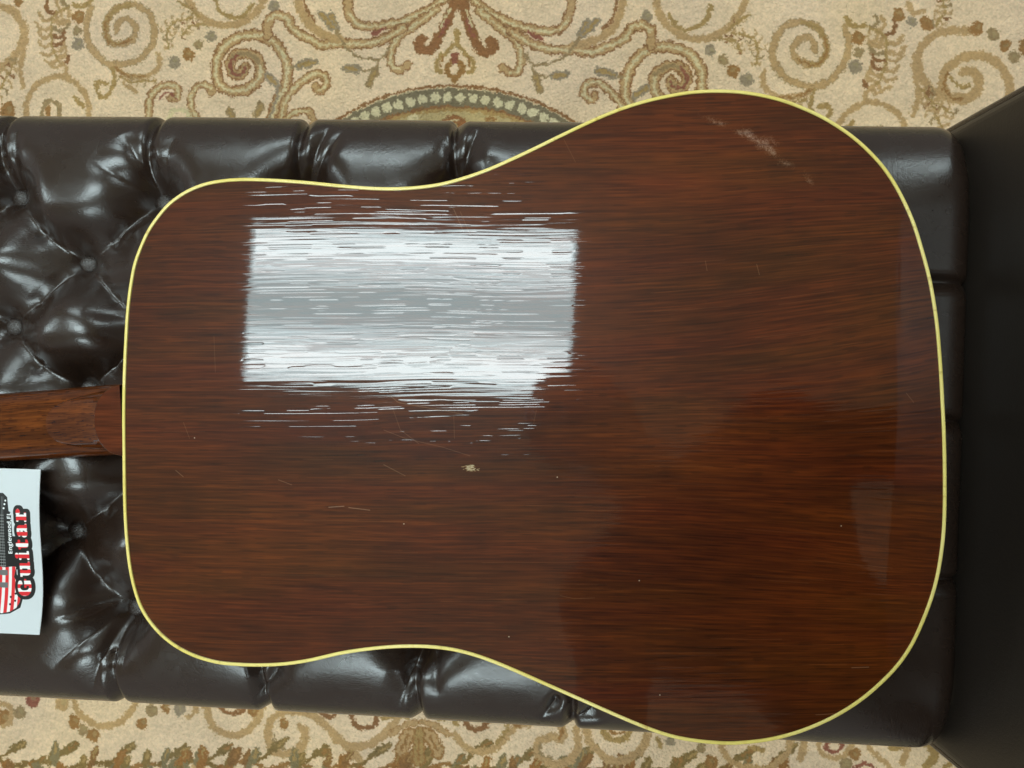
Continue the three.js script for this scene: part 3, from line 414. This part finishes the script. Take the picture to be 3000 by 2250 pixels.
  const plank = (s0, s1, w0, w1, y0, y1) => { const g2 = new THREE.BoxGeometry(1, 1, 1, 1, 1, 1), p = g2.attributes.position; for (let k = 0; k < p.count; k++) { const f = p.getX(k) + 0.5, w = lerp(w0, w1, f), q = place(lerp(s0, s1, f), p.getZ(k) * 2 * w, p.getY(k) > 0 ? y1 : y0); p.setXYZ(k, ...q); } g2.computeVertexNormals(); return g2; };
  mesh('fretboard', plank(-0.001, LEN, 0.0277, 0.0222, FACE - 0.005, FACE + 0.0004), new THREE.MeshStandardMaterial({ color: rgb(0.03, 0.015, 0.01), roughness: 0.4 }), guitar);
  mesh('headstock', plank(LEN, LEN + 0.18, 0.03, 0.038, FACE - 0.002, FACE + 0.013), neckMat, guitar);
  void neck; void heel;
}

// ---------------------------------------------------------------- printed card beside the neck
{
  const W = 0.150, H = 0.1225, TW = 1024, TH = Math.round(1024 * H / W), cv = document.createElement('canvas'); cv.width = TW; cv.height = TH;
  const g = cv.getContext('2d'), s = TW / W * 0.000254 / 2.9625;     // s: one drawing unit on the canvas
  g.fillStyle = '#d2d6d8'; g.fillRect(0, 0, TW, TH);
  const X = (x) => TW - (365 - x) * s, Y = (y) => (y - 102) * s;     // drawing units measured from the card's upper right corner
  const blob = (pts, w) => { g.lineWidth = w * s; g.lineJoin = g.lineCap = 'round'; g.beginPath(); pts.forEach(([x, y], i) => (i ? g.lineTo(X(x), Y(y)) : g.moveTo(X(x), Y(y)))); g.closePath(); g.fill(); g.stroke(); };
  g.fillStyle = g.strokeStyle = '#171716';
  // dark silhouette: guitar body, neck and headstock
  blob([[-60, 320], [10, 320], [45, 350], [60, 470], [80, 480], [90, 690], [140, 690], [160, 900], [140, 960], [30, 960], [-60, 940]], 22);
  blob([[-170, 930], [40, 955], [110, 945], [112, 1020], [150, 1060], [150, 1180], [175, 1200], [150, 1300], [60, 1350], [-60, 1365], [-170, 1300]], 20);
  // striped body
  g.save(); g.beginPath(); [[-160, 940], [20, 955], [95, 945], [118, 950], [105, 1000], [95, 1040], [115, 1070], [125, 1150], [150, 1200], [160, 1210], [150, 1260], [120, 1310], [60, 1345], [-20, 1362], [-160, 1300]].forEach(([x, y], i) => (i ? g.lineTo(X(x), Y(y)) : g.moveTo(X(x), Y(y)))); g.closePath(); g.clip();
  g.fillStyle = '#f2ece9'; g.fillRect(X(-180), Y(900), 400 * s, 500 * s);
  g.fillStyle = '#e0262b'; for (let k = -4; k < 5; k++) { g.save(); g.translate(X(k * 62 + 8), Y(1150)); g.rotate(0.045); g.fillRect(0, -300 * s, 32 * s, 600 * s); g.restore(); }
  g.restore();
  g.fillStyle = '#171716'; for (const [x, y] of [[110, 1186], [64, 1216], [106, 1248], [60, 1280]]) { g.beginPath(); g.arc(X(x), Y(y), 10 * s, 0, 7); g.fill(); }
  g.fillStyle = '#6d6d6c'; for (const y of [980, 1090]) g.fillRect(X(-40), Y(y), 76 * s, 46 * s);
  g.strokeStyle = '#9b9b9a'; g.lineWidth = 5 * s; for (let y = 500; y < 960; y += 26) { g.beginPath(); g.moveTo(X(-40), Y(y)); g.lineTo(X(20), Y(y)); g.stroke(); }
  for (const x of [-20, 0, 14]) { g.lineWidth = 3 * s; g.beginPath(); g.moveTo(X(x), Y(340)); g.lineTo(X(x), Y(960)); g.stroke(); }
  g.fillStyle = '#f2f2f2'; for (const [x, y] of [[38, 374], [30, 405], [22, 440]]) { g.beginPath(); g.arc(X(x), Y(y), 9 * s, 0, 7); g.fill(); g.fillRect(X(x - 12), Y(y) - 2 * s, 14 * s, 4 * s); }
  g.save(); g.translate(X(90), Y(838)); g.rotate(-Math.PI / 2); g.font = 'bold ' + Math.round(53 * s) + 'px sans-serif'; g.fillStyle = '#f6f6f6'; { const w = g.measureText('Englewood,FL').width; g.scale(365 * s / w, 1); } g.fillText('Englewood,FL', 0, 0); g.restore();
  // slab-letter word with stripes, reading upwards
  const word = 'Guitar', lay = document.createElement('canvas'); lay.width = TW; lay.height = TH; const l = lay.getContext('2d');
  const letters = (c, draw) => { c.save(); c.translate(X(252), Y(1205)); c.rotate(-Math.PI / 2 - 0.028); c.font = 'bold ' + Math.round(150 * s) + 'px serif'; const gap = 17 * s, ws = [...word].map((q) => c.measureText(q).width), all = ws.reduce((a, b) => a + b, 0) + gap * 5; c.scale(762 * s / all, 1.06); let x = 0; [...word].forEach((q, k) => { draw(q, x); x += ws[k] + gap; }); c.restore(); };
  g.strokeStyle = '#171716'; g.lineJoin = 'round'; g.lineWidth = 60 * s; letters(g, (q, x) => { g.strokeText(q, x, 0); g.strokeText(q, x, 14 * s); });
  l.fillStyle = '#fff'; l.strokeStyle = '#fff'; l.lineJoin = 'round'; l.lineWidth = 13 * s; letters(l, (q, x) => { l.strokeText(q, x, 0); l.fillText(q, x, 0); });
  l.globalCompositeOperation = 'source-atop'; l.fillStyle = '#f7f2f0'; l.fillRect(0, 0, TW, TH); l.fillStyle = '#e2232b'; for (let k = 0; k < 12; k++) { l.save(); l.translate(X(205), Y(440 + k * 66)); l.rotate(-0.03); l.fillRect(-130 * s, 0, 260 * s, 34 * s); l.restore(); }
  g.drawImage(lay, 0, 0);
  const map = new THREE.CanvasTexture(cv); map.colorSpace = THREE.SRGBColorSpace;
  const a = at(123, 1375, 0.463), b = at(115, 1860, 0.463), down = b.clone().sub(a), len = down.length(); down.normalize();
  const left = new THREE.Vector3(-down.z, 0, down.x); if (left.x > 0) left.negate();
  const card = thing('printed_card', 'white paper card with red and white striped guitar logo, lying beside the neck', 'card', [a.x, 0.452, a.z]);
  const sheet = (dy) => gridGeometry(30, 30, (i, j) => { const u = 1 - i / 30, v = j / 30, lift = 0.0105 + 0.004 * Math.sin(v * 5 + 0.4) * (1 - u) + 0.003 * (1 - u) * v - 0.003 * u, bow = 0.0022 * Math.sin(Math.PI * clamp(v, 0, 1)) * (1 - u); const p = left.clone().multiplyScalar(u * W - bow).addScaledVector(down, v * len); return [p.x, lift + dy, p.z]; }, (i, j) => [i / 30, 1 - j / 30]);
  mesh('sheet', sheet(0.0006), new THREE.MeshStandardMaterial({ map, roughness: 0.45 }), card);
  mesh('sheet_backing', sheet(0), new THREE.MeshStandardMaterial({ color: rgb(0.85, 0.85, 0.84), roughness: 0.7 }), card);
}

// ---------------------------------------------------------------- the person who leans over the guitar, seen only mirrored in its lacquer
{
  const V = (x, y, z) => new THREE.Vector3(x, y, z);
  // joints
  const head = V(0.056, 1.375, 0.072), hip = V(0.5, 0.95, 0.49), face = V(-0.45, -0.72, -0.42).normalize(), lat = V(0.7071, 0, -0.7071), crownUp = V(-0.62, 0.5, -0.6).normalize();
  const along = (a, b, t) => a.clone().lerp(b, t), off = (p, l, x = 0, y = 0, z = 0) => p.clone().addScaledVector(lat, l).add(V(x, y, z));
  const chest = V(0.27, 1.19, 0.268), neck = V(0.15, 1.285, 0.155), waist = V(0.42, 1.045, 0.41);
  const sh = [1, -1].map((k) => off(V(0.222, 1.215, 0.222), 0.18 * k)), el = [V(0.66, 1.09, 0.08), V(0.08, 1.09, 0.66)], wr = [V(0.63, 0.985, 0.34), V(0.36, 0.985, 0.62)];
  const hj = [1, -1].map((k) => off(hip, 0.095 * k, 0, -0.03)), kn = [1, -1].map((k) => off(V(0.56, 0.5, 0.58), 0.11 * k)), an = [1, -1].map((k) => off(V(0.66, 0.09, 0.7), 0.12 * k)), toe = an.map((p) => p.clone().add(V(-0.11, -0.05, -0.11)));
  const b = (a, c, ra, rc) => ({ a, d: c.clone().sub(a), ra, rc });
  const trunk = [b(hip, waist, 0.132, 0.105), b(waist, chest, 0.105, 0.13), b(off(chest, 0.07), off(chest, -0.07), 0.13, 0.13), b(sh[0], sh[1], 0.075, 0.075)];
  const arms = [0, 1].flatMap((k) => [b(sh[k], el[k], 0.058, 0.042), b(el[k], wr[k], 0.041, 0.027)]), sleeves = [0, 1].flatMap((k) => [b(sh[k], el[k], 0.062, 0.047), b(el[k], along(el[k], wr[k], 0.85), 0.047, 0.038)]);
  const legs = [0, 1].flatMap((k) => [b(hj[k], kn[k], 0.088, 0.06), b(kn[k], an[k], 0.058, 0.038)]), throat = [b(chest, neck, 0.07, 0.058), b(neck, head, 0.056, 0.055)];
  const skull = [b(head.clone().addScaledVector(crownUp, 0.03), head.clone().addScaledVector(crownUp, -0.02), 0.086, 0.08), b(head.clone().addScaledVector(face, 0.03).addScaledVector(crownUp, -0.05), head.clone().addScaledVector(face, 0.045).addScaledVector(crownUp, -0.09), 0.058, 0.036)];
  const dist = (q, bones, soft) => {
    let m = 9;
    for (const e of bones) {
      const px = q.x - e.a.x, py = q.y - e.a.y, pz = q.z - e.a.z, l2 = e.d.lengthSq(), t = l2 ? clamp((px * e.d.x + py * e.d.y + pz * e.d.z) / l2) : 0, d = Math.hypot(px - t * e.d.x, py - t * e.d.y, pz - t * e.d.z) - lerp(e.ra, e.rc, t);
      const h = clamp(0.5 + 0.5 * (m - d) / soft); m = lerp(m, d, h) - soft * h * (1 - h);
    }
    return m;
  };
  const box3 = (bones, pad) => { const lo = V(9, 9, 9), hi = V(-9, -9, -9); for (const e of bones) for (const [p, r] of [[e.a, e.ra], [e.a.clone().add(e.d), e.rc]]) { lo.min(p.clone().addScalar(-r - pad)); hi.max(p.clone().addScalar(r + pad)); } return [lo, hi]; };
  function skin(bones, res, soft, extra) {
    const [lo, hi] = box3(bones, 0.03), c = lo.clone().add(hi).multiplyScalar(0.5), half = Math.max(hi.x - lo.x, hi.y - lo.y, hi.z - lo.z) / 2 * 1.08, mc = new MarchingCubes(res, new THREE.MeshStandardMaterial(), false, false, 240000), n = mc.size, q = V(0, 0, 0);
    for (let z = 0, k = 0; z < n; z++) for (let y = 0; y < n; y++) for (let x = 0; x < n; x++, k++) {
      q.set(c.x + (x - n / 2) / (n / 2) * half, c.y + (y - n / 2) / (n / 2) * half, c.z + (z - n / 2) / (n / 2) * half);
      mc.field[k] = q.x < lo.x || q.y < lo.y || q.z < lo.z || q.x > hi.x || q.y > hi.y || q.z > hi.z ? -1 : -(extra ? extra(q, dist(q, bones, soft)) : dist(q, bones, soft));
    }
    mc.isolation = 0; mc.update();
    const g = new THREE.BufferGeometry(), p = mc.positionArray.slice(0, mc.count * 3);
    for (let k = 0; k < p.length; k += 3) { p[k] = c.x + p[k] * half; p[k + 1] = c.y + p[k + 1] * half; p[k + 2] = c.z + p[k + 2] * half; }
    g.setAttribute('position', new THREE.BufferAttribute(p, 3)); g.setAttribute('normal', new THREE.BufferAttribute(mc.normalArray.slice(0, mc.count * 3), 3));
    return g;
  }
  const local = (g) => g.translate(-0.62, -0.012, -0.64);
  const who = thing('person', 'person in black shirt and dark trousers leaning over the guitar, hands on hips', 'person', [0.62, 0.012, 0.64]);
  // five bent fingers and a thumb side on each hip
  const hands = [0, 1].flatMap((k) => {
    const to = hip.clone().addScaledVector(lat, (k ? -1 : 1) * 0.13).add(V(-0.02, 0.03, -0.02)), dir = to.clone().sub(wr[k]).normalize(), up = V(0, 1, 0), palm = wr[k].clone().addScaledVector(dir, 0.055), r = [b(wr[k], palm, 0.026, 0.032)];
    for (let f = 0; f < 4; f++) { const base = palm.clone().addScaledVector(up, 0.03 - f * 0.02).addScaledVector(dir, 0.02), l = [0.036, 0.042, 0.039, 0.03][f], k1 = base.clone().addScaledVector(dir, l).addScaledVector(up, -0.006), k2 = k1.clone().addScaledVector(dir, l * 0.6).addScaledVector(up, -0.018); r.push(b(palm, base, 0.018, 0.0095), b(base, k1, 0.0095, 0.0088), b(k1, k2, 0.0088, 0.0075)); }
    const th = wr[k].clone().addScaledVector(dir, 0.03).addScaledVector(up, 0.03), t1 = th.clone().addScaledVector(up, 0.03).addScaledVector(dir, 0.025); r.push(b(wr[k], th, 0.02, 0.012), b(th, t1, 0.012, 0.009));
    return r;
  });
  const eye = (k) => head.clone().addScaledVector(face, 0.083).addScaledVector(lat, 0.032 * k).addScaledVector(crownUp, -0.005), nose = [b(head.clone().addScaledVector(face, 0.085), head.clone().addScaledVector(face, 0.108).addScaledVector(crownUp, -0.035), 0.009, 0.014)], ears = [1, -1].map((k) => b(off(head, 0.083 * k, 0, 0, 0).addScaledVector(crownUp, 0.008), off(head, 0.086 * k).addScaledVector(crownUp, -0.03), 0.014, 0.009));
  const features = (q, d) => { let m = Math.min(dist(q, [...nose, ...ears], 0.01), d); for (const k of [1, -1]) m = Math.max(m, 0.012 - q.distanceTo(eye(k).addScaledVector(face, 0.006))); const mouth = head.clone().addScaledVector(face, 0.098).addScaledVector(crownUp, -0.068); return Math.max(m, 0.006 - Math.hypot(q.clone().sub(mouth).dot(crownUp), q.clone().sub(mouth).dot(face))  - Math.max(0, Math.abs(q.clone().sub(mouth).dot(lat)) - 0.02)); };
  const skinMat = new THREE.MeshStandardMaterial({ color: rgb(0.45, 0.24, 0.15), roughness: 0.55 });
  const bodyGeo = mergeGeometries([skin([...trunk, ...arms, ...legs, ...throat], 104, 0.035), skin([...skull, ...throat], 72, 0.03, features), skin([hands[0], ...hands.slice(1, hands.length / 2)], 56, 0.008), skin(hands.slice(hands.length / 2), 56, 0.008)]);
  mesh('body', local(bodyGeo), skinMat, who);
  const grow = (l, k) => l.map((e) => ({ ...e, ra: e.ra + k, rc: e.rc + k }));
  mesh('shirt', local(skin([...grow(trunk, 0.012), ...sleeves], 96, 0.04)), new THREE.MeshStandardMaterial({ color: rgb(0.022, 0.021, 0.022), roughness: 0.9 }), who);
  mesh('trousers', local(skin([b(hip, along(hip, waist, 0.35), 0.15, 0.142), ...grow(legs, 0.016)], 96, 0.04)), new THREE.MeshStandardMaterial({ color: rgb(0.02, 0.022, 0.03), roughness: 0.9 }), who);
  for (const k of [0, 1]) mesh('shoe', local(skin([b(an[k].clone().add(V(0.02, -0.035, 0.02)), toe[k], 0.045, 0.034)], 32, 0.01, (q, d) => Math.max(d, 0.0125 - q.y))), new THREE.MeshStandardMaterial({ color: rgb(0.03, 0.025, 0.02), roughness: 0.5 }), who);
  mesh('hair', local(skin([b(head.clone().addScaledVector(crownUp, 0.035).addScaledVector(face, -0.012), head.clone().addScaledVector(crownUp, -0.02).addScaledVector(face, -0.025), 0.096, 0.086)], 56, 0.02, (q, d) => Math.max(d, q.clone().sub(head).dot(face) - 0.055 - 0.4 * Math.max(0, q.clone().sub(head).dot(crownUp) - 0.05)) + 0.004 * (noise(q.x * 120, q.z * 120 + q.y * 60, 140) - 0.5))), new THREE.MeshStandardMaterial({ color: rgb(0.02, 0.014, 0.01), roughness: 0.6 }), who);
}

renderer.render(scene, camera);
